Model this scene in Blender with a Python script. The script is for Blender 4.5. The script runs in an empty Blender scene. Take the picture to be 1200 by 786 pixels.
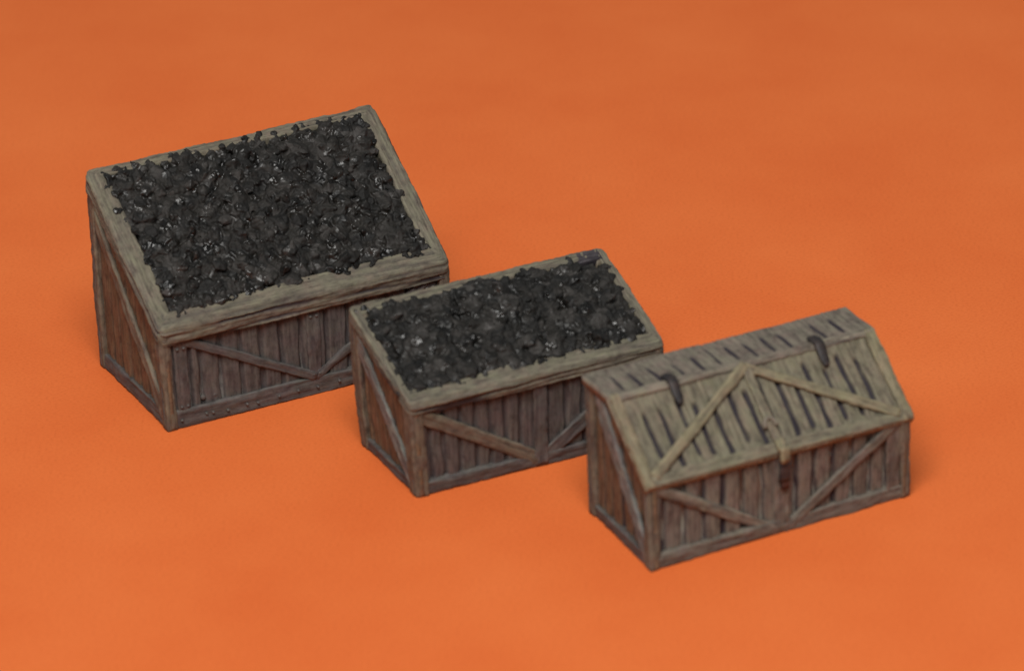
import bpy, bmesh, math, random
from mathutils import Vector, Matrix, noise

# ------------------------------------------------------------------ basics
# shapes are written in centimetres and scaled to metres when a mesh is built
S = 0.01
SC = bpy.context.scene
COL = SC.collection
W_ = bpy.data.worlds.new("World"); SC.world = W_
W_.use_nodes = True


def vn(x, y, z):
    return noise.noise(Vector((x, y, z)))


class MB:
    """collects verts / faces of ONE mesh object, with a grain vector per vertex"""
    def __init__(self):
        self.v = []; self.f = []; self.g = []; self.m = []; self.k = []

    def add(self, verts, grains, faces, mats=None, ink=None):
        o = len(self.v)
        self.k += ink if ink else [0.0] * len(verts)
        self.v += verts; self.g += grains
        self.f += [tuple(i + o for i in f) for f in faces]
        self.m += mats if mats else [0] * len(faces)

    def build(self, name, mats, parent=None, off=(0, 0, 0), smooth=True):
        me = bpy.data.meshes.new(name)
        o = Vector(off)
        me.from_pydata([tuple((Vector(p) - o) * S) for p in self.v], [], self.f)
        if not isinstance(mats, (list, tuple)):
            mats = [mats]
        for m in mats:
            me.materials.append(m)
        me.polygons.foreach_set('material_index', self.m)
        me.polygons.foreach_set('use_smooth', [smooth] * len(self.f))
        at = me.attributes.new('grain', 'FLOAT_VECTOR', 'POINT')
        at.data.foreach_set('vector', [c for g in self.g for c in g])
        at = me.attributes.new('ink', 'FLOAT', 'POINT'); at.data.foreach_set('value', self.k)
        me.update()
        bm = bmesh.new(); bm.from_mesh(me)
        bmesh.ops.recalc_face_normals(bm, faces=bm.faces)
        bm.to_mesh(me); bm.free()
        ob = bpy.data.objects.new(name, me)
        COL.objects.link(ob)
        if parent:
            ob.parent = parent
        return ob


def round_poly(poly, r, step):
    """CCW polygon -> dense rounded outline [(u, v, nu, nv, perimeter)]"""
    n = len(poly); pts = []
    for i in range(n):
        p0, p1, p2 = (Vector(poly[(i + k) % n]) for k in (-1, 0, 1))
        d0 = (p0 - p1); d1 = (p2 - p1)
        rr = min(r, d0.length * .45, d1.length * .45)
        a = p1 + d0.normalized() * rr; b = p1 + d1.normalized() * rr
        for k in range(4):
            t = k / 3
            pts.append(a * (1 - t) ** 2 + p1 * 2 * t * (1 - t) + b * t * t)
    out = []
    m = len(pts)
    for i in range(m):
        a, b = pts[i], pts[(i + 1) % m]
        k = max(1, int(round((b - a).length / step)))
        for j in range(k):
            out.append(a.lerp(b, j / k))
    res = []; per = 0
    m = len(out)
    for i in range(m):
        t = out[(i + 1) % m] - out[i - 1]
        nrm = Vector((t.y, -t.x))
        if nrm.length > 1e-9:
            nrm.normalize()
        res.append((out[i].x, out[i].y, nrm.x, nrm.y, per))
        per += (out[(i + 1) % m] - out[i]).length
    return res


SEED = [0]


def loft(mb, poly, O, A, U, V, L, r=.03, step=.028, st=.045, grain=.012, wob=.015, matf=None, seed=None, gf=17, ink=.35):
    """a carved board: rounded cross-section poly (u, v) swept along A from O for length L"""
    if seed is None:
        SEED[0] += 1; seed = SEED[0] * 7.31
    O, A, U, V = Vector(O), Vector(A).normalized(), Vector(U), Vector(V)
    ring = round_poly(poly, r, step)
    n = len(ring); k = max(3, int(L / st))
    cu = sum(p[0] for p in ring) / n; cv = sum(p[1] for p in ring) / n
    vs = []; gs = []; fs = []; ms = []; iks = []
    for i in range(k + 1):
        t = i / k; a = t * L
        end = min(t, 1 - t) * k
        sc = .90 if end == 0 else (.985 if end == 1 else 1)
        a2 = a + (.012 if i == 0 else (-.012 if i == k else 0)) * -1
        for (u, v, nu, nv, per) in ring:
            d = wob * vn(a * 1.7 + seed, u * 3, v * 3)
            d += grain * vn(per * gf, a * 1.3, seed) + grain * .6 * vn(per * gf * 2.3, a * 2.4, seed + 9)
            iks.append(ink * max(0, min(1, (-vn(per * gf, a * 1.3, seed) - .12) * 3.2)) * max(0, min(1, .5 + 2 * vn(a * 2.5, per * 3, seed + 6))))
            d += .012 * vn(a * 9, per * 9, seed + 3) + .007 * vn(a * 24, per * 20, seed + 5)
            uu = cu + (u - cu) * sc + nu * d
            vv = cv + (v - cv) * sc + nv * d
            vs.append(tuple(O + A * a2 + U * uu + V * vv))
            gs.append((a, per, seed))
    for i in range(k):
        for j in range(n):
            q = (i * n + j, i * n + (j + 1) % n, (i + 1) * n + (j + 1) % n, (i + 1) * n + j)
            fs.append(q)
            if matf:
                c = (Vector(vs[q[0]]) + Vector(vs[q[2]])) / 2
                ms.append(matf(c))
    fs.append(tuple(range(n))); fs.append(tuple(k * n + j for j in range(n)))
    if matf:
        ms += [0, 0]
    mb.add(vs, gs, fs, ms if matf else None, iks)


def plank_panel(mb, O, U, V, N, width, top, bottom, grooves, gw=.035, gd=.05, thick=.05, step=.016, stz=.04,
                seed=0, ink=.55, ragged=.12, warp=.02):
    """planked wall: face in the plane O + u*U + v*V, outward normal N; grooves = [(u, v0, v1)] run along v"""
    O, U, V, N = Vector(O), Vector(U), Vector(V), Vector(N)
    nu = max(2, int(width / step)); H = max(top(0), top(width)) - bottom
    nv = max(2, int(H / stz))
    edges = sorted([g[0] for g in grooves])
    vs = []; gs = []; fs = []; ms = []; gr = []
    for i in range(nu + 1):
        u = width * i / nu
        pi = sum(1 for e in edges if e < u)
        lev = vn(pi * 5.3 + seed, 1.7, .3) * warp
        for j in range(nv + 1):
            tv = top(u)
            v = bottom + (tv - bottom) * j / nv
            g = 0
            for (gu, v0, v1) in grooves:
                c = gu + .022 * vn(v * 2.2, gu * 9, seed)
                w = gw * (1 + .45 * vn(v * 3.1, gu * 7, seed + 4))
                x = abs(u - c) / w
                if x < 1.6:
                    e = 1
                    if v < v0: e = max(0, 1 - (v0 - v) / .08)
                    if v > v1: e = max(0, 1 - (v - v1) / .08)
                    g = max(g, e * max(0, min(1, 1.6 - x)))
            d = lev - gd * g
            d += .010 * vn(u * 21, v * 1.6, seed + pi * 3) + .006 * vn(u * 45, v * 3, seed)
            d += .012 * vn(u * 3, v * 3, seed + 8)
            vs.append(tuple(O + U * u + V * v + N * d))
            gs.append((v, u, seed + pi * 1.37)); gr.append(g * ink * (.75 + .5 * vn(u * 9, v * 4, seed + 2)))
    for i in range(nu):
        for j in range(nv):
            a = i * (nv + 1) + j
            q = (a, a + nv + 1, a + nv + 2, a + 1)
            fs.append(q)
    # border + back
    rim = [i * (nv + 1) for i in range(nu + 1)] + [nu * (nv + 1) + j for j in range(1, nv + 1)] \
        + [i * (nv + 1) + nv for i in range(nu - 1, -1, -1)] + [j for j in range(nv - 1, 0, -1)]
    b0 = len(vs)
    for x in rim:
        p = Vector(vs[x]); dd = (p - O).dot(N)
        vs.append(tuple(p - N * (dd + thick))); gs.append(gs[x]); gr.append(0.0)
    m = len(rim)
    for k in range(m):
        fs.append((rim[k], b0 + k, b0 + (k + 1) % m, rim[(k + 1) % m]))
    fs.append(tuple(range(b0, b0 + m)))
    mb.add(vs, gs, fs, None, gr)


def knob(mb, c, n, r, h, seed=0, seg=9):
    """a small domed nail head"""
    c, n = Vector(c), Vector(n).normalized()
    a = n.orthogonal().normalized(); b = n.cross(a)
    vs = []; gs = []; fs = []
    prof = [(1.0, -.03), (1.0, h * .35), (.75, h * .8), (.35, h)]
    for (rr, hh) in prof:
        for k in range(seg):
            t = 2 * math.pi * k / seg
            q = r * rr * (1 + .12 * vn(math.cos(t) + seed, math.sin(t), seed))
            vs.append(tuple(c + a * math.cos(t) * q + b * math.sin(t) * q + n * hh)); gs.append((t * .02, hh, seed))
    for i in range(3):
        for k in range(seg):
            fs.append((i * seg + k, i * seg + (k + 1) % seg, (i + 1) * seg + (k + 1) % seg, (i + 1) * seg + k))
    fs.append(tuple(range(seg))); fs.append(tuple(3 * seg + k for k in range(seg)))
    mb.add(vs, gs, fs)


# ------------------------------------------------------------------ materials
def nodes_of(name):
    m = bpy.data.materials.new(name); m.use_nodes = True
    nt = m.node_tree
    return m, nt, nt.nodes, nt.links, nt.nodes['Principled BSDF']


def ramp(nd, stops):
    r = nd.new('ShaderNodeValToRGB'); el = r.color_ramp.elements
    while len(el) < len(stops):
        el.new(.5)
    for e, (p, c) in zip(el, stops):
        e.position = p; e.color = (*c, 1) if len(c) == 3 else c
    return r


def wood(name, dark, mid, light, rough=.72, edge=.55, bump=.5):
    """painted resin wood: streaks along the grain, blotches, dry-brushed paint on the raised edges"""
    m, nt, nd, lk, bs = nodes_of(name)
    at = nd.new('ShaderNodeAttribute'); at.attribute_name = 'grain'
    mp = nd.new('ShaderNodeMapping'); mp.inputs['Scale'].default_value = (1.8, 24, 1)
    lk.new(at.outputs['Vector'], mp.inputs['Vector'])
    n1 = nd.new('ShaderNodeTexNoise'); n1.inputs['Scale'].default_value = 1.0; n1.inputs['Detail'].default_value = 6
    n1.inputs['Roughness'].default_value = .62; lk.new(mp.outputs[0], n1.inputs['Vector'])
    mp2 = nd.new('ShaderNodeMapping'); mp2.inputs['Scale'].default_value = (2.1, 3.2, 1)
    lk.new(at.outputs['Vector'], mp2.inputs['Vector'])
    n2 = nd.new('ShaderNodeTexNoise'); n2.inputs['Scale'].default_value = 1.0; n2.inputs['Detail'].default_value = 4
    lk.new(mp2.outputs[0], n2.inputs['Vector'])
    mp3 = nd.new('ShaderNodeMapping'); mp3.inputs['Scale'].default_value = (26, 34, 1)
    lk.new(at.outputs['Vector'], mp3.inputs['Vector'])
    n3 = nd.new('ShaderNodeTexNoise'); n3.inputs['Scale'].default_value = 1.0; n3.inputs['Detail'].default_value = 3
    lk.new(mp3.outputs[0], n3.inputs['Vector'])
    ad = nd.new('ShaderNodeMath'); ad.operation = 'MULTIPLY_ADD'; ad.inputs[1].default_value = .55
    lk.new(n1.outputs['Fac'], ad.inputs[0])
    mu = nd.new('ShaderNodeMath'); mu.operation = 'MULTIPLY'; mu.inputs[1].default_value = .3
    lk.new(n2.outputs['Fac'], mu.inputs[0])
    mu3 = nd.new('ShaderNodeMath'); mu3.operation = 'MULTIPLY_ADD'; mu3.inputs[1].default_value = .15
    lk.new(n3.outputs['Fac'], mu3.inputs[0]); lk.new(mu.outputs[0], mu3.inputs[2])
    lk.new(mu3.outputs[0], ad.inputs[2])
    cr = ramp(nd, [(.34, dark), (.5, mid), (.68, light)])
    lk.new(ad.outputs[0], cr.inputs[0])
    geo = nd.new('ShaderNodeNewGeometry')
    pr = ramp(nd, [(.51, (0, 0, 0)), (.62, (1, 1, 1))]); lk.new(geo.outputs['Pointiness'], pr.inputs[0])
    em = nd.new('ShaderNodeMath'); em.operation = 'MULTIPLY'; lk.new(pr.outputs[0], em.inputs[0]); lk.new(n2.outputs['Fac'], em.inputs[1])
    em2 = nd.new('ShaderNodeMath'); em2.operation = 'MULTIPLY'; em2.inputs[1].default_value = edge * 2; em2.use_clamp = True
    lk.new(em.outputs[0], em2.inputs[0])
    mx = nd.new('ShaderNodeMix'); mx.data_type = 'RGBA'
    lk.new(em2.outputs[0], mx.inputs['Factor']); lk.new(cr.outputs[0], mx.inputs['A'])
    mx.inputs['B'].default_value = (*[c * 1.25 for c in light], 1)
    # blotches of other paint and grime, and ink run into the grooves, which also paints in their shade
    n4 = nd.new('ShaderNodeTexNoise'); n4.inputs['Scale'].default_value = 4.2; n4.inputs['Detail'].default_value = 5
    n4.inputs['Roughness'].default_value = .6; lk.new(at.outputs['Vector'], n4.inputs['Vector'])
    hr = ramp(nd, [(.32, (1.07, .96, 1.0)), (.5, (1, 1, 1)), (.68, (.97, 1.015, .95))]); lk.new(n4.outputs['Fac'], hr.inputs[0])
    n5 = nd.new('ShaderNodeTexNoise'); n5.inputs['Scale'].default_value = 1.0; n5.inputs['Detail'].default_value = 8
    n5.inputs['Roughness'].default_value = .7
    mp5 = nd.new('ShaderNodeMapping'); mp5.inputs['Scale'].default_value = (5, 11, 1); mp5.inputs['Location'].default_value = (3, 7, 2)
    lk.new(at.outputs['Vector'], mp5.inputs['Vector']); lk.new(mp5.outputs[0], n5.inputs['Vector'])
    gr = ramp(nd, [(.33, (.48, .45, .46)), (.52, (1, 1, 1)), (.75, (1.18, 1.17, 1.12))]); lk.new(n5.outputs['Fac'], gr.inputs[0])
    last = mx.outputs['Result']
    for src in (hr, gr):
        q = nd.new('ShaderNodeMix'); q.data_type = 'RGBA'; q.blend_type = 'MULTIPLY'; q.inputs['Factor'].default_value = 1
        lk.new(last, q.inputs['A']); lk.new(src.outputs[0], q.inputs['B']); last = q.outputs['Result']
    ik = nd.new('ShaderNodeAttribute'); ik.attribute_name = 'ink'
    q = nd.new('ShaderNodeMix'); q.data_type = 'RGBA'
    lk.new(ik.outputs['Fac'], q.inputs['Factor']); lk.new(last, q.inputs['A']); q.inputs['B'].default_value = (.020, .015, .021, 1)
    lk.new(q.outputs['Result'], bs.inputs['Base Color'])
    bs.inputs['Roughness'].default_value = rough
    bs.inputs['Specular IOR Level'].default_value = .35
    bp = nd.new('ShaderNodeBump'); bp.inputs['Strength'].default_value = bump; bp.inputs['Distance'].default_value = .03 * S
    lk.new(ad.outputs[0], bp.inputs['Height']); lk.new(bp.outputs[0], bs.inputs['Normal'])
    return m


def plain(name, c1, c2, scale, rough=.6, spec=.4, bump=.3, dist=.01):
    m, nt, nd, lk, bs = nodes_of(name)
    tc = nd.new('ShaderNodeTexCoord')
    n = nd.new('ShaderNodeTexNoise'); n.inputs['Scale'].default_value = scale; n.inputs['Detail'].default_value = 5
    lk.new(tc.outputs['Object'], n.inputs['Vector'])
    cr = ramp(nd, [(.35, c1), (.65, c2)]); lk.new(n.outputs['Fac'], cr.inputs[0])
    lk.new(cr.outputs[0], bs.inputs['Base Color'])
    bs.inputs['Roughness'].default_value = rough; bs.inputs['Specular IOR Level'].default_value = spec
    bp = nd.new('ShaderNodeBump'); bp.inputs['Strength'].default_value = bump; bp.inputs['Distance'].default_value = dist * S
    lk.new(n.outputs['Fac'], bp.inputs['Height']); lk.new(bp.outputs[0], bs.inputs['Normal'])
    return m


OLIVE = wood('olive_drybrushed_wood', (.072, .061, .044), (.128, .112, .080), (.186, .167, .118))
BROWN = wood('brown_painted_wood', (.044, .039, .038), (.078, .070, .065), (.114, .102, .091), edge=.3)
POST = wood('tan_brown_wood', (.066, .053, .040), (.118, .096, .070), (.175, .148, .104))
GREY = wood('grey_brown_wood', (.072, .071, .066), (.130, .129, .118), (.195, .192, .172))  # grey tone paints in the sky light caught by the side braces
TAN = wood('pale_tan_wood', (.098, .080, .048), (.168, .143, .088), (.232, .203, .126))
LIDW = wood('olive_tan_wood', (.080, .068, .045), (.138, .120, .081), (.196, .174, .118))
FRONT = wood('light_brown_wood', (.070, .056, .046), (.118, .099, .080), (.168, .145, .114), edge=.4)
STRIP = wood('dusty_brown_wood', (.085, .071, .056), (.140, .119, .092), (.190, .166, .126))
SIDE = wood('warm_brown_wood', (.066, .041, .024), (.118, .074, .043), (.168, .112, .066))
INK = plain('dark_ink_wash', (.018, .014, .018), (.042, .034, .038), 900, .6)
RUST = plain('rusty_iron', (.010, .009, .010), (.032, .022, .019), 1100, .6, .4, .6)
IRON = plain('dark_iron', (.014, .013, .015), (.040, .035, .036), 1100, .5, .5, .6)
REDRUST = plain('red_rust', (.022, .011, .009), (.060, .022, .014), 1200, .7, .3, .6)


def coal_material():
    m, nt, nd, lk, bs = nodes_of('glossy_black_coal')
    tc = nd.new('ShaderNodeTexCoord')
    n = nd.new('ShaderNodeTexNoise'); n.inputs['Scale'].default_value = 420; n.inputs['Detail'].default_value = 6
    lk.new(tc.outputs['Object'], n.inputs['Vector'])
    cr = ramp(nd, [(.36, (.004, .0034, .0027)), (.55, (.010, .0082, .0063)), (.78, (.036, .032, .029))])
    vo = nd.new('ShaderNodeTexVoronoi'); vo.inputs['Scale'].default_value = 640; vo.inputs['Randomness'].default_value = 1
    lk.new(tc.outputs['Object'], vo.inputs['Vector'])
    sp = nd.new('ShaderNodeSeparateColor'); lk.new(vo.outputs['Color'], sp.inputs[0])
    am = nd.new('ShaderNodeMath'); am.operation = 'MULTIPLY_ADD'; am.inputs[1].default_value = .34; lk.new(sp.outputs[0], am.inputs[0])
    sb = nd.new('ShaderNodeMath'); sb.operation = 'SUBTRACT'; sb.inputs[1].default_value = .17; lk.new(n.outputs['Fac'], sb.inputs[0])
    lk.new(sb.outputs[0], am.inputs[2])
    lk.new(am.outputs[0], cr.inputs[0]); lk.new(cr.outputs[0], bs.inputs['Base Color'])
    n2 = nd.new('ShaderNodeTexNoise'); n2.inputs['Scale'].default_value = 560; n2.inputs['Detail'].default_value = 3
    lk.new(tc.outputs['Object'], n2.inputs['Vector'])
    am2 = nd.new('ShaderNodeMath'); am2.operation = 'MULTIPLY_ADD'; am2.inputs[1].default_value = .30; lk.new(sp.outputs[1], am2.inputs[0])
    sb2 = nd.new('ShaderNodeMath'); sb2.operation = 'SUBTRACT'; sb2.inputs[1].default_value = .15; lk.new(n2.outputs['Fac'], sb2.inputs[0])
    lk.new(sb2.outputs[0], am2.inputs[2])
    rr = ramp(nd, [(.30, (.24, .24, .24)), (.52, (.75, .75, .75))]); lk.new(am2.outputs[0], rr.inputs[0])
    lk.new(rr.outputs[0], bs.inputs['Roughness'])
    bs.inputs['Specular IOR Level'].default_value = .36
    n3 = nd.new('ShaderNodeTexNoise'); n3.inputs['Scale'].default_value = 1500; n3.inputs['Detail'].default_value = 4
    lk.new(tc.outputs['Object'], n3.inputs['Vector'])
    bp = nd.new('ShaderNodeBump'); bp.inputs['Strength'].default_value = .5; bp.inputs['Distance'].default_value = .014 * S
    lk.new(n3.outputs['Fac'], bp.inputs['Height']); lk.new(bp.outputs[0], bs.inputs['Normal'])
    return m


COAL = coal_material()


def paper_material():
    m, nt, nd, lk, bs = nodes_of('orange_paper')
    tc = nd.new('ShaderNodeTexCoord')
    n = nd.new('ShaderNodeTexNoise'); n.inputs['Scale'].default_value = 26; n.inputs['Detail'].default_value = 7; n.inputs['Roughness'].default_value = .6
    mp = nd.new('ShaderNodeMapping'); mp.inputs['Scale'].default_value = (1, 1.0, 1); mp.inputs['Rotation'].default_value = (0, 0, .15)
    lk.new(tc.outputs['Object'], mp.inputs['Vector']); lk.new(mp.outputs[0], n.inputs['Vector'])
    f = nd.new('ShaderNodeTexNoise'); f.inputs['Scale'].default_value = 3600; f.inputs['Detail'].default_value = 3
    mf = nd.new('ShaderNodeMapping'); mf.inputs['Scale'].default_value = (.55, 1, 1)
    lk.new(tc.outputs['Object'], mf.inputs['Vector']); lk.new(mf.outputs[0], f.inputs['Vector'])
    c1 = ramp(nd, [(.3, (.610, .119, .025)), (.5, (.640, .135, .030)), (.7, (.665, .149, .035))]); lk.new(n.outputs['Fac'], c1.inputs[0])
    c2 = ramp(nd, [(.28, (.88, .84, .80)), (.5, (1, 1, 1)), (.75, (1.04, 1.06, 1.08))]); lk.new(f.outputs['Fac'], c2.inputs[0])
    mx = nd.new('ShaderNodeMix'); mx.data_type = 'RGBA'; mx.blend_type = 'MULTIPLY'; mx.inputs['Factor'].default_value = 1
    lk.new(c1.outputs[0], mx.inputs['A']); lk.new(c2.outputs[0], mx.inputs['B'])
    lk.new(mx.outputs['Result'], bs.inputs['Base Color'])
    bs.inputs['Roughness'].default_value = .8; bs.inputs['Specular IOR Level'].default_value = .2
    b1 = nd.new('ShaderNodeBump'); b1.inputs['Strength'].default_value = .35; b1.inputs['Distance'].default_value = .004 * S
    lk.new(f.outputs['Fac'], b1.inputs['Height'])
    lk.new(b1.outputs[0], bs.inputs['Normal'])
    return m


# ------------------------------------------------------------------ things
def thing(name, label, cat, loc, rz, group=None):
    o = bpy.data.objects.new(name, None); COL.objects.link(o)
    o.empty_display_size = .005
    o.location = loc; o.rotation_euler = (0, 0, rz)
    o['label'] = label; o['category'] = cat
    if group:
        o['group'] = group
    return o


X, Y, Z = Vector((1, 0, 0)), Vector((0, 1, 0)), Vector((0, 0, 1))
RECT = lambda u0, u1, v0, v1: [(u0, v0), (u1, v0), (u1, v1), (u0, v1)]


class Crate:
    def __init__(self, name, label, cat, loc, yaw, W, D, Hb, Hf, yk, group, seed, tx=0, ty=0, sk=(0, 0)):
        self.sk = sk; self.tx, self.ty = tx, ty
        self.W, self.D, self.Hb, self.Hf, self.yk = W, D, Hb, Hf, yk
        self.off = Vector((W / 2, D / 2, 0))
        r = Matrix.Rotation(yaw, 3, 'Z')
        self.loc = (Vector((loc[0], loc[1], 0)) + r @ self.off) * S
        self.yaw = yaw; self.seed = seed
        self.t = thing(name, label, cat, self.loc, yaw, group)

    def flare(self, p):
        x, y, z = p; q = max(0, min(1, z / self.Hf))
        w = max(0, 1 - x / self.W) * max(0, 1 - y / self.D) * (1 - q)
        return (self.W / 2 + (x - self.W / 2) * (1 + self.tx * 2 / self.W * q) + self.sk[0] * w,
                self.D / 2 + (y - self.D / 2) * (1 + self.ty * 2 / self.D * q) + self.sk[1] * w, z)

    def part(self, name, mb, mats, parent=None):
        mb.v = [self.flare(p) for p in mb.v]
        return mb.build(name, mats, parent or self.t, self.off)

    def top(self, y):                       # height of the slanted top at depth y
        return self.Hf + (self.Hb - self.Hf) * min(1, y / self.yk)

    def bar(self, name, p0, p1, nrm, width, thick, mat, parent=None, r=.03, **k):
        """a straight strip of wood from p0 to p1 lying on a face with outward normal nrm"""
        mb = MB(); p0, p1, nrm = Vector(p0), Vector(p1), Vector(nrm).normalized()
        A = (p1 - p0).normalized(); U = nrm.cross(A).normalized()
        loft(mb, RECT(-width / 2, width / 2, -thick, 0), p0, A, U, nrm, (p1 - p0).length, r=r, **k)
        return self.part(name, mb, mat, parent)

    def nail(self, c, n, parent, r=.024, mat=None):
        mb = MB(); knob(mb, c, n, r, .028, c[0] * 3 + c[2])
        return self.part('nail', mb, mat or BROWN, parent)

    # frame shared by all three: walls, posts, bottom rails
    def carcass(self, fgrooves, sgrooves, post, rail_h, ptop, gw=.035, gd=.05, ink=.55, post_y=.22, pd=.07, fm=None):
        W, D, s = self.W, self.D, self.seed
        mb = MB(); plank_panel(mb, (0, pd, 0), X, Z, -Y, W, lambda u: ptop(0) , .02, fgrooves, gw, gd, seed=s, ink=ink)
        # trim inside the corners
        fm = fm or BROWN
        self.front = self.part('front_panel', mb, fm)
        mb = MB(); plank_panel(mb, (0, D - pd, 0), X, Z, Y, W, lambda u: ptop(D), .02, fgrooves, gw, gd, seed=s + 20, ink=ink)
        self.part('back_panel', mb, BROWN)
        for x0, N in ((pd, -X), (W - pd, X)):
            mb = MB(); plank_panel(mb, (x0, 0, 0), Y, Z, N, D, lambda u: ptop(u), .02, sgrooves, gw, gd * .8, seed=s + 40 + x0, ink=ink)
            self.part('side_panel', mb, SIDE)
        mb = MB(); loft(mb, RECT(.08, D - .08, .01, .09), (.08, 0, 0), X, Y, Z, W - .16)
        self.part('bottom_board', mb, BROWN)
        for x0 in (0, W - post):
            for y0, dy in ((0, post_y), (D - post_y, post_y)):
                mb = MB()
                loft(mb, RECT(x0, x0 + post, y0, y0 + dy), (0, 0, 0), Z, X, Y, ptop(y0 + dy / 2) - .02 + (.06 if y0 else 0), r=.035, wob=.02)
                self.part('corner_post', mb, POST)
        rails = []
        for y0 in (.022, D - .122):
            mb = MB(); loft(mb, RECT(y0, y0 + .10, .0, rail_h), (post - .06, 0, .004), X, Y, Z, W - 2 * post + .12, r=.03, wob=.018, grain=.016)
            rails.append(self.part('bottom_rail', mb, fm))
        for x0 in (.022, W - .122):
            mb = MB()
            loft(mb, [(-x0 - .10, 0), (-x0, 0), (-x0, rail_h * .92), (-x0 - .10, rail_h * .92)], (0, post_y - .06, .004), Y, -X, Z, D - 2 * post_y + .12, r=.03)
            rails.append(self.part('bottom_rail', mb, BROWN))
        return rails

    # sloping one-piece rim round the coal, mitred at the corners
    def rim(self, o, wf, wb, wl, wr, h, front_low=.3, matf=None, seed=1):
        W, D = self.W, self.D
        k = (self.Hb - self.Hf) / self.D
        c = 1 / math.hypot(1, k)
        rc = .10
        path = []                                            # outer outline, (x, y, nx, ny, along)
        x0, x1, y0, y1 = -o, W + o, -o, D + o
        def arc(cx, cy, a0):
            return [(cx + rc * math.cos(a0 + i * math.pi / 10), cy + rc * math.sin(a0 + i * math.pi / 10)) for i in range(6)]
        raw = arc(x0 + rc, y0 + rc, math.pi) + arc(x1 - rc, y0 + rc, 1.5 * math.pi) + arc(x1 - rc, y1 - rc, 0) + arc(x0 + rc, y1 - rc, .5 * math.pi)
        pts = []
        for i in range(len(raw)):
            a, b = Vector(raw[i]), Vector(raw[(i + 1) % len(raw)])
            n = max(1, int((b - a).length / .032))
            pts += [a.lerp(b, j / n) for j in range(n)]
        m = len(pts); al = 0
        for i in range(m):
            t = pts[(i + 1) % m] - pts[i - 1]; t.normalize()
            path.append((pts[i].x, pts[i].y, t.y, -t.x, al)); al += (pts[(i + 1) % m] - pts[i]).length
        prof = round_poly([(0, -h), (1, -h), (1, 0), (0, 0)], .0, .1)
        # profile in (u across 0..1, v height) with finer, rounded corners
        prof = []
        n1 = 14
        for i in range(n1 + 1):
            prof.append((0, -h + (h - .05) * i / n1))
        prof += [(.03, -.028), (.08, -.010), (.16, -.001)]
        for i in range(1, 9):
            prof.append((.16 + .74 * i / 8, 0))
        prof += [(.97, -.012), (1, -.05), (1, -h * .6), (1, -h)]
        np_ = len(prof)
        vs = []; gs = []; fs = []; ms = []; iks = []
        for (x, y, nx, ny, al) in path:
            side = abs(nx) > abs(ny)
            ix = min(max(x, wl), W - wr); iy = min(max(y, wf * c), D - wb * c)
            wj = 1 + .10 * vn(x * 1.5, y * 1.5, seed)
            per = 0
            for q, (u, v) in enumerate(prof):
                uu = u * wj if u < 1 else wj
                px, py = x + (ix - x) * uu, y + (iy - y) * uu
                acr = u * .25 + (v + h if u == 0 else h)
                if abs(abs(nx) - abs(ny)) < .6:
                    gl = al
                gl = y / c if side else x
                g0 = vn(acr * 19, gl * .8, seed + (4 if side else 0) + (2 if x > W / 2 and side else 0) + (1 if y > D / 2 and not side else 0))
                d = .016 * g0 + .010 * vn(acr * 30, gl * 2.4, seed + 9) + .015 * vn(px * 1.5, py * 1.5, v * 3 + seed)
                d += .008 * vn(px * 9, py * 9, v * 9 + seed) + .007 * vn(px * 24, py * 24, v * 20)
                if u == 0:
                    d *= 1.25; d += .016 * g0
                hz = min(self.Hb - .0 + .02, self.Hf + k * py)
                if u <= .08:
                    px += nx * d; py += ny * d
                if u >= .03:
                    hz += d
                vs.append((px, py, hz + v)); gs.append((gl, acr * 1.6, seed + (4 if side else 0)))
                iks.append((.85 if u == 0 else .35) * max(0, min(1, (-g0 - .06) * 3.2)))
        for i in range(m):
            for q in range(np_):
                f = (i * np_ + q, i * np_ + (q + 1) % np_, ((i + 1) % m) * np_ + (q + 1) % np_, ((i + 1) % m) * np_ + q)
                fs.append(f)
                p = Vector(vs[f[0]]); u, v = prof[q]
                low = u == 0 and v < -.05 + .05 * vn(p.x * 2.2, p.y * 2.2, 4)
                mi = 1 if low else 0
                if matf and matf(p):
                    mi = 2
                ms.append(mi)
        mb = MB(); mb.add(vs, gs, fs, ms, iks)
        return self.part('rim', mb, [OLIVE, POST, INK])


def hull_lump(rng, r, tilt):
    bm = bmesh.new()
    bmesh.ops.create_icosphere(bm, subdivisions=1, radius=1)
    sx, sy, sz = rng.uniform(.8, 1.5), rng.uniform(.65, 1.1), rng.uniform(.45, .85)
    M = Matrix.Rotation(tilt + rng.gauss(0, .5), 3, 'X') @ Matrix.Rotation(rng.gauss(0, .5), 3, 'Y') @ Matrix.Rotation(rng.uniform(0, 6.3), 3, 'Z')
    sd = rng.uniform(0, 99)
    vs = []
    for v in bm.verts:
        p = v.co * (1 + .38 * noise.noise(v.co * 1.5 + Vector((sd, 0, 0))) + rng.uniform(-.14, .14))
        vs.append(M @ Vector((p.x * sx, p.y * sy, p.z * sz)) * r)
    fs = [tuple(v.index for v in f.verts) for f in bm.faces]
    bm.free()
    return vs, fs


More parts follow.
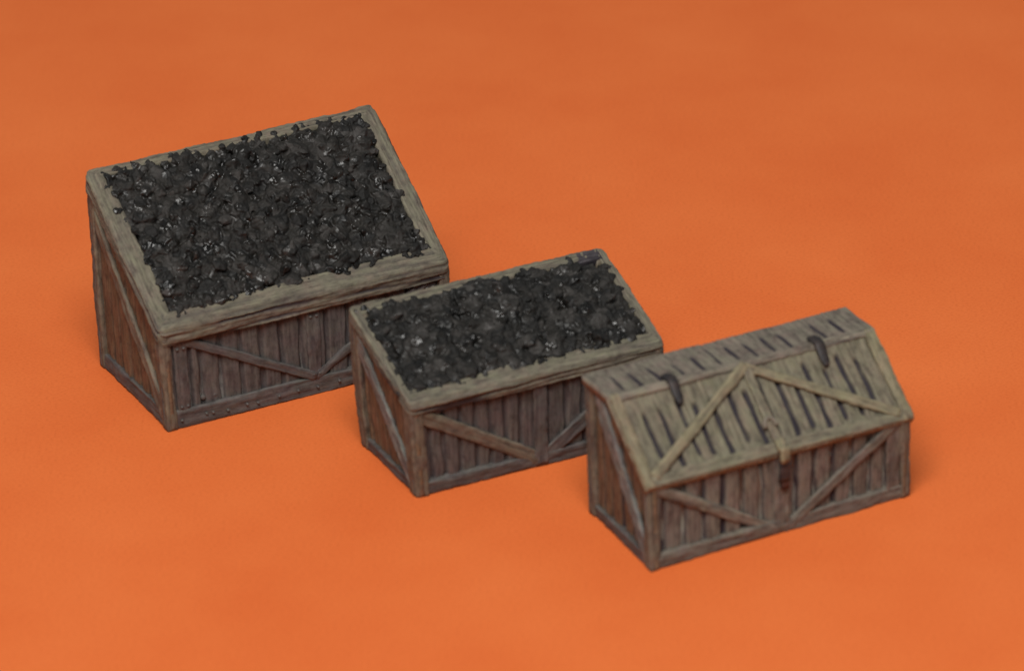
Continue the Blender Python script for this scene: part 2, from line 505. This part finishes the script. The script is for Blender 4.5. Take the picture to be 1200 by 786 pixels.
def coal_heap(crate, label, group, x0, x1, y0, y1, n, seed, dome, rmin=.06, rmax=.15, lift=0, gap=None):
    rng = random.Random(seed)
    top = crate.top
    V = []; F = []
    tilt = math.atan2(crate.Hb - crate.Hf, crate.yk)
    # the bulk of the coal down in the crate
    ins = .12; ym0, ym1 = max(.3, y0 + ins), min(crate.D - .22, y1 - ins)
    xm0, xm1 = max(.24, x0 + ins), min(crate.W - .24, x1 - ins)
    cor = [(xm0, ym0), (xm1, ym0), (xm1, ym1), (xm0, ym1)]
    V += [Vector((a, b, .12)) for a, b in cor] + [Vector((a, b, top(b) - .03)) for a, b in cor]
    F += [(3, 2, 1, 0), (4, 5, 6, 7), (0, 1, 5, 4), (1, 2, 6, 5), (2, 3, 7, 6), (3, 0, 4, 7)]
    made = 0
    while made < n:
        a, b = rng.uniform(x0, x1), rng.uniform(y0, y1)
        rag = .10 * noise.noise(Vector((a * 2.5, b * 2.5, seed))) + .025 * noise.noise(Vector((a * 6, b * 6, seed)))
        if gap and a > gap[0] and b > gap[1]:
            continue
        e = min(a - x0, x1 - a, b - y0, y1 - b) + rag
        if e < 0:
            continue
        made += 1
        r = rmin + (rmax - rmin) * rng.random() ** 2
        if e < .12:
            r = min(max(r, .07), .09)
        cx, cy = (a - x0) / (x1 - x0) * 2 - 1, (b - y0) / (y1 - y0) * 2 - 1
        h = dome * max(0, 1 - cx ** 4) * max(0, 1 - cy ** 4) + dome * .8 * noise.noise(Vector((a * 1.8, b * 1.8, seed + 5)))
        z = top(b) + lift + h + rng.uniform(-.08, .022) * (.7 if e < .12 else 1)
        vs, fs = hull_lump(rng, r, tilt)
        o = len(V)
        V += [v + Vector((a, b, z)) for v in vs]
        F += [tuple(i + o for i in f) for f in fs]
    me = bpy.data.meshes.new('tmp'); me.from_pydata([tuple(v) for v in V], [], F)
    ob = bpy.data.objects.new('tmp', me); COL.objects.link(ob)
    md = ob.modifiers.new('fuse', 'REMESH'); md.mode = 'VOXEL'; md.voxel_size = .0125
    dg = bpy.context.evaluated_depsgraph_get(); dg.update()
    m2 = bpy.data.meshes.new_from_object(ob.evaluated_get(dg))
    bpy.data.objects.remove(ob); bpy.data.meshes.remove(me)
    off = crate.off
    cz = .12
    nv = len(m2.vertices)
    pc = [0.0] * (nv * 3); pn = [0.0] * (nv * 3)
    m2.vertices.foreach_get('co', pc)
    m2.vertex_normals.foreach_get('vector', pn)
    # drop crumbs that the fusing left loose
    par = list(range(nv))
    def find(i):
        while par[i] != i:
            par[i] = par[par[i]]; i = par[i]
        return i
    ed = [0] * (len(m2.edges) * 2); m2.edges.foreach_get('vertices', ed)
    for i in range(0, len(ed), 2):
        a, b = find(ed[i]), find(ed[i + 1])
        if a != b:
            par[a] = b
    root = [find(i) for i in range(nv)]
    cnt = {}
    for r_ in root:
        cnt[r_] = cnt.get(r_, 0) + 1
    big = max(cnt, key=cnt.get)
    oo = off + Vector((0, 0, cz)); sv = Vector((seed, 0, 0))
    for i in range(0, nv * 3, 3):
        p = Vector(pc[i:i + 3])
        p = Vector(crate.flare(p))
        q = p + Vector(pn[i:i + 3]) * (.012 * noise.noise(p * 9) + .010 * noise.noise(p * 24 + sv)) - oo
        pc[i], pc[i + 1], pc[i + 2] = q.x * S, q.y * S, q.z * S
    m2.vertices.foreach_set('co', pc); m2.update()
    if len(cnt) > 1:
        bm = bmesh.new(); bm.from_mesh(m2); bm.verts.ensure_lookup_table()
        bmesh.ops.delete(bm, geom=[bm.verts[i] for i in range(nv) if root[i] != big], context='VERTS')
        bm.to_mesh(m2); bm.free()
    m2.name = 'coal_heap'
    m2.materials.clear(); m2.materials.append(COAL)
    for p in m2.polygons:
        p.use_smooth = True
    h = bpy.data.objects.new('coal_heap', m2); COL.objects.link(h)
    h.location = crate.loc + Vector((0, 0, cz * S)); h.rotation_euler = (0, 0, crate.yaw)
    h['label'] = label; h['category'] = 'coal'; h['group'] = group
    return h


GR = 'small wooden coal bunkers on the orange paper'
R = math.radians


def jitter_grooves(us, v0, v1, seed, j=.1):
    rng = random.Random(seed)
    return [(u, v0 + rng.uniform(-j, j) * .5, v1 + rng.uniform(-j, j)) for u in us]


# ---- the largest bunker
A = Crate('coal_bunker', 'largest dark wooden bunker at the back, heaped to its wide sloping rim with black coal', 'coal bunker',
          (-4.903, -2.757), R(26.226), 4.5, 2.491, 3.105, 1.596, 2.491, GR, 3, .025, -.045)
fg = jitter_grooves([.45, .62, .93, 1.24, 1.55, 1.86, 2.17, 2.56, 2.90, 3.22, 3.54, 3.86, 4.12], .2, 1.5, 1)
sg = jitter_grooves([.45, .75, 1.05, 1.38, 1.7, 2.0], .2, 3, 2)
rails = A.carcass(fg, sg, .17, .27, lambda y: A.top(y) - .12, gw=.030, gd=.05, post_y=.2, ink=.45)
A.rim(.012, .30, .15, .30, .25, .27, seed=2)
# front: outer stiles, centre stile, two long braces
st = []
for x in (.31, 2.36, 4.19):
    st.append(A.bar('stile', (x, .035, .24), (x, .035, 1.36), -Y, .2, .05, BROWN, r=.02))
A.bar('diagonal_brace', (.36, .028, 1.33), (2.36, .028, .27), -Y, .13, .05, BROWN, r=.025)
A.bar('diagonal_brace', (4.14, .024, 1.33), (2.36, .024, .27), -Y, .13, .05, BROWN, r=.025)
for k, x in ((0, .31), (1, 2.36), (2, 4.19)):
    for dx in (-.045, .05):
        A.nail((x + dx, .038, 1.22), -Y, st[k])
        A.nail((x + dx, .038, .32), -Y, st[k])
for x in (.24, .62, .72, .95, 1.25, 1.42, 1.75, 2.05, 2.36, 2.7, 3.05, 3.4, 3.8, 4.1):
    A.nail((x, .012, .13 + .05 * vn(x * 4, 1, 2)), -Y, rails[0], r=.02)
for x in (.62, .80):
    A.nail((x, .10, .36), -Y, A.front, r=.04)
# sides and back
for xs, n in ((.02, -X), (A.W - .02, X)):
    A.bar('diagonal_brace', (xs, 2.40, 2.50), (xs, .12, .20), n, .25, .07, POST, r=.03)
A.bar('diagonal_brace', (.3, A.D - .03, 2.6), (4.2, A.D - .03, .35), Y, .15, .06, GREY)
coal_heap(A, 'black lump coal filling the largest bunker at the back', 'loads of black coal', .22, 4.27, .19, 2.46, 2400, 11, .03, .06, .165, -.05)

# ---- the middle bunker
B = Crate('coal_bunker', 'middle wooden bunker with sloping top of black coal, standing between two others', 'coal bunker',
          (-1.378, -4.969), R(25.474), 3.793, 1.864, 2.156, 1.48, 1.864, GR, 5, .075, .03)
fg = jitter_grooves([.29, .50, .74, .98, 1.2, 1.42, 1.64, 2.06, 2.34, 2.6, 2.86, 3.1, 3.34, 3.55], .14, 1.5, 3)
sg = jitter_grooves([.42, .7, 1.0, 1.3, 1.55], .2, 3, 4)
rails = B.carcass(fg, sg, .2, .2, lambda y: B.top(y) - .1, gw=.026, gd=.045, post_y=.24, ink=.5)


def notch(c):
    return 1 if (c.x > 3.40 and c.x < 3.72 and 1.62 < c.y < 1.83 and c.z > 1.8 and vn(c.x * 30, c.y * 6, 2) > -.3) else 0


B.rim(.012, .27, .16, .13, .14, .2, matf=notch, seed=6)
mb = MB(); loft(mb, RECT(1.655, 1.745, 1.90, 2.095), (3.36, 0, 0), X, Y, Z, .32, r=.02, grain=.02, gf=5)
B.part('corner_block', mb, INK)
B.bar('stile', (1.93, .012, .04), (1.93, .012, 1.34), -Y, .2, .06, BROWN)
B.bar('diagonal_brace', (.12, .026, 1.27), (1.93, .026, .10), -Y, .2, .06, POST)
B.bar('diagonal_brace', (3.67, .022, 1.27), (1.93, .022, .10), -Y, .2, .06, BROWN)
for xs, n in ((.02, -X), (B.W - .02, X)):
    B.bar('diagonal_brace', (xs, 1.74, 1.78), (xs, .14, .12), n, .22, .07, GREY)
B.bar('diagonal_brace', (.25, B.D - .03, 1.8), (3.5, B.D - .03, .3), Y, .15, .06, GREY)
coal_heap(B, 'black lump coal filling the middle bunker', 'loads of black coal', .06, 3.73, .16, 1.80, 1600, 23, .05, .06, .16, -.06, gap=(3.26, 1.56))

# ---- the closed bunker
C = Crate('coal_bunker', 'closed wooden bunker nearest the camera, with a sloping planked lid and rusty hinges', 'coal bunker',
          (1.772, -7.131), R(26.263), 4.031, 1.842, 2.095, 1.244, 1.08, GR, 8, .02, -.03, (-.08, -.12))
fg = jitter_grooves([.26, .56, .86, 1.15, 1.45, 1.74, 2.28, 2.56, 2.85, 3.14, 3.42, 3.66], .16, 1.4, 5, .16)
sg = jitter_grooves([.36, .62, .9, 1.2, 1.45], .2, 3, 6)
rails = C.carcass(fg, sg, .16, .2, lambda y: C.top(y) - .10, gw=.034, gd=.06, post_y=.2, ink=1.1, fm=FRONT)
C.bar('stile', (2.03, .03, .04), (2.03, .03, 1.15), -Y, .22, .06, FRONT)
C.bar('diagonal_brace', (.10, .022, 1.16), (1.98, .022, .05), -Y, .15, .07, STRIP)
C.bar('diagonal_brace', (3.86, .018, 1.18), (2.08, .018, .03), -Y, .15, .07, FRONT)
C.bar('stile', (3.78, .03, .04), (3.78, .03, 1.15), -Y, .2, .05, FRONT)
for xs, n in ((.02, -X), (C.W - .02, X)):
    C.bar('diagonal_brace', (xs, 1.53, 1.95), (xs, .14, .08), n, .25, .07, GREY)
C.bar('diagonal_brace', (.25, C.D - .03, 1.8), (3.8, C.D - .03, .3), Y, .15, .06, GREY)
# fixed top board behind the hinges
mb = MB()
tg = [(u, 1.22 + .1 * vn(u * 5, 1, 1), 1.60 + .22 * vn(u * 7, 3, 2)) for u in
      (.3, .58, .86, 1.2, 1.5, 1.78, 2.05, 2.32, 2.6, 2.86, 3.4, 3.68)]
plank_panel(mb, (-.02, 0, C.Hb), X, Y, Z, C.W + .04, lambda u: C.D + .03, 1.045, tg, .022, .03, thick=.12, stz=.025, seed=61, ink=1.6)
C.part('top_board', mb, STRIP)
# the lid, hinged along y = 1.08
k = (C.Hb - C.Hf) / C.yk
Sl = Vector((0, 1, k)).normalized(); Nn = Vector((0, -k, 1)).normalized()
LL = math.hypot(C.yk, C.Hb - C.Hf)
O = Vector((-.03, 0, C.Hf)) - Sl * .06
rng = random.Random(4)
lg = []
for i in range(14):
    u = .42 + i * .247
    lg.append((u + rng.uniform(-.03, .03), .22 + rng.uniform(0, .16), 1.12 + rng.uniform(-.2, .06)))
mb = MB(); plank_panel(mb, O - Nn * .03, X, Sl, Nn, C.W + .06, lambda u: LL + .05, 0, lg, .027, .07, thick=.10, stz=.03, seed=77, ink=1.7)
lid = C.part('lid', mb, LIDW)
PL = lambda x, s, h: Vector((x, 0, C.Hf)) + Sl * s + Nn * h
ft = .025
C.bar('border_strip', PL(.06, -.05, ft), PL(.06, LL, ft), Nn, .17, .08, TAN, lid, r=.04)
C.bar('border_strip', PL(C.W - .06, -.05, ft), PL(C.W - .06, LL, ft), Nn, .17, .08, TAN, lid, r=.04)
C.bar('border_strip', PL(.1, .03, ft - .008), PL(C.W - .1, .03, ft - .008), Nn, .18, .08, LIDW, lid, r=.04)
C.bar('border_strip', PL(.1, LL - .03, ft - .012), PL(C.W - .1, LL - .03, ft - .012), Nn, .12, .08, STRIP, lid, r=.04)
C.bar('diagonal_brace', PL(.14, .08, ft + .022), PL(2.02, LL - .05, ft + .014), Nn, .15, .08, TAN, lid, r=.055)
C.bar('diagonal_brace', PL(3.86, .06, ft + .019), PL(2.0, LL - .06, ft + .011), Nn, .15, .08, TAN, lid, r=.055)
C.bar('stile', PL(2.02, .1, ft + .006), PL(2.02, LL - .14, ft + .006), Nn, .14, .07, LIDW, lid, r=.04)
# ring handle on the lid
mb = MB()
rv = []; rg = []; rf = []
for i in range(17):
    t = math.pi * (i / 16) * 1.0
    c = PL(2.0 + .085 * math.cos(t), .34 + .13 * math.sin(t), ft + .015 + .015 * math.sin(t))
    for j in range(8):
        a = 2 * math.pi * j / 8
        d = (Vector((math.cos(t), 0, 0)) + Sl * math.sin(t)) * math.cos(a) + Nn * math.sin(a)
        rv.append(tuple(c + d * .032)); rg.append((i * .1, j * .1, 3))
for i in range(16):
    for j in range(8):
        rf.append((i * 8 + j, i * 8 + (j + 1) % 8, (i + 1) * 8 + (j + 1) % 8, (i + 1) * 8 + j))
rf.append(tuple(range(8))); rf.append(tuple(16 * 8 + j for j in range(8)))
mb.add(rv, rg, rf)
C.part('handle', mb, STRIP, lid)


# strap hinges bent over the edge of the lid
def hinge(x):
    mb = MB(); vs = []; gs = []; fs = []
    path = [Vector((x - .01, 1.27, C.Hb + .01)), Vector((x - .01, 1.21, C.Hb + .025)), Vector((x, 1.13, C.Hb + .03)),
            PL(x - .005, LL - .04, .055), PL(x - .01, LL - .16, .045), PL(x - .01, LL - .28, .03), PL(x - .01, LL - .37, .015)]
    wd = [.05, .085, .09, .08, .075, .065, .035]
    hn = [.02, .040, .035, .03, .025, .02, .010]
    n = 10
    fine = []
    for i in range(len(path) - 1):
        for q in range(4):
            t = q / 4
            fine.append((path[i].lerp(path[i + 1], t), wd[i] * (1 - t) + wd[i + 1] * t, hn[i] * (1 - t) + hn[i + 1] * t))
    fine.append((path[-1], wd[-1], hn[-1]))
    for i, (c, w, h) in enumerate(fine):
        tang = (fine[min(i + 1, len(fine) - 1)][0] - fine[max(i - 1, 0)][0]).normalized()
        nn = X.cross(tang); nn = -nn if nn.z < 0 else nn
        for j in range(n):
            a = 2 * math.pi * j / n
            q = 1 + .14 * vn(i * .6, j * 1.1, x)
            vs.append(tuple(c + X * math.cos(a) * w * q + nn * math.sin(a) * h * q)); gs.append((i * .1, j * .1, x))
    m = len(fine)
    for i in range(m - 1):
        for j in range(n):
            fs.append((i * n + j, i * n + (j + 1) % n, (i + 1) * n + (j + 1) % n, (i + 1) * n + j))
    fs.append(tuple(range(n))); fs.append(tuple((m - 1) * n + j for j in range(n)))
    mb.add(vs, gs, fs)
    C.part('hinge', mb, RUST)


hinge(.93); hinge(3.17)
# latch: pale tongue over the lid edge, dark lock with a rusty plate under it
mb = MB()
loft(mb, RECT(-.075, .075, -.05, .03), PL(2.02, .12, ft + .03), -Sl, -X, Nn, .16, r=.03)
loft(mb, RECT(-.07, .07, -.03, .05), (2.03, -.06, 1.30), -Z, X, -Y, .2, r=.03)
C.part('latch', mb, TAN)
mb = MB()
loft(mb, [(-.09, -.04), (.08, -.04), (.095, .05), (-.095, .05)], (2.06, -.02, 1.06), -Z, X, -Y, .26, r=.04, wob=.03)
lock = C.part('lock', mb, IRON)
mb = MB()
loft(mb, [(-.08, -.03), (.08, -.03), (.08, .045), (-.08, .045)], (2.06, -.02, .80), -Z, X, -Y, .11, r=.04, wob=.03)
C.part('rusty_plate', mb, REDRUST, lock)

# ------------------------------------------------------------------ the orange paper they stand on
N = 90; half = 1.6
vs = []; fs = []
for i in range(N + 1):
    for j in range(N + 1):
        x = -half + 2 * half * i / N; y = -half + 2 * half * j / N
        vs.append((x, y, 0.0))
for i in range(N):
    for j in range(N):
        a = i * (N + 1) + j
        fs.append((a, a + N + 1, a + N + 2, a + 1))
me = bpy.data.meshes.new('ground'); me.from_pydata(vs, [], fs); me.materials.append(paper_material())
g = bpy.data.objects.new('ground', me); COL.objects.link(g); g['kind'] = 'structure'
g['label'] = 'plain orange paper sheet under the three bunkers'

# ------------------------------------------------------------------ light
bg = W_.node_tree.nodes['Background']
bg.inputs[0].default_value = (.92, .96, 1, 1); bg.inputs[1].default_value = .24


def area(name, loc, tgt, size, power, col):
    l = bpy.data.lights.new(name, 'AREA'); l.shape = 'RECTANGLE'; l.size = size[0]; l.size_y = size[1]
    l.energy = power; l.color = col
    o = bpy.data.objects.new(name, l); COL.objects.link(o)
    o.location = loc
    o.rotation_euler = (Vector(tgt) - Vector(loc)).to_track_quat('-Z', 'Y').to_euler()
    return o


area('softbox_lamp', (-.08, -.60, .92), (0, -.05, 0), (.62, .5), 13.5, (1, .985, .95))

# ------------------------------------------------------------------ camera
th, d, roll = .45944866, .77511539, .03125978
cam = bpy.data.cameras.new('camera'); co = bpy.data.objects.new('camera', cam); COL.objects.link(co)
loc = Vector((0, -d * math.cos(th), d * math.sin(th)))
q = (-loc).to_track_quat('-Z', 'Y').to_matrix()
m4 = (q @ Matrix.Rotation(-roll, 3, 'Z')).to_4x4(); m4.translation = loc
co.matrix_world = m4
cam.sensor_width = 36; cam.lens = 186.767; cam.clip_start = .02; cam.clip_end = 50
cam.dof.use_dof = True; cam.dof.focus_distance = .775; cam.dof.aperture_fstop = 27
SC.camera = co
vs_ = SC.view_settings
vs_.view_transform = 'Standard'; vs_.look = 'None'; vs_.exposure = 0; vs_.gamma = 1; vs_.use_curve_mapping = False
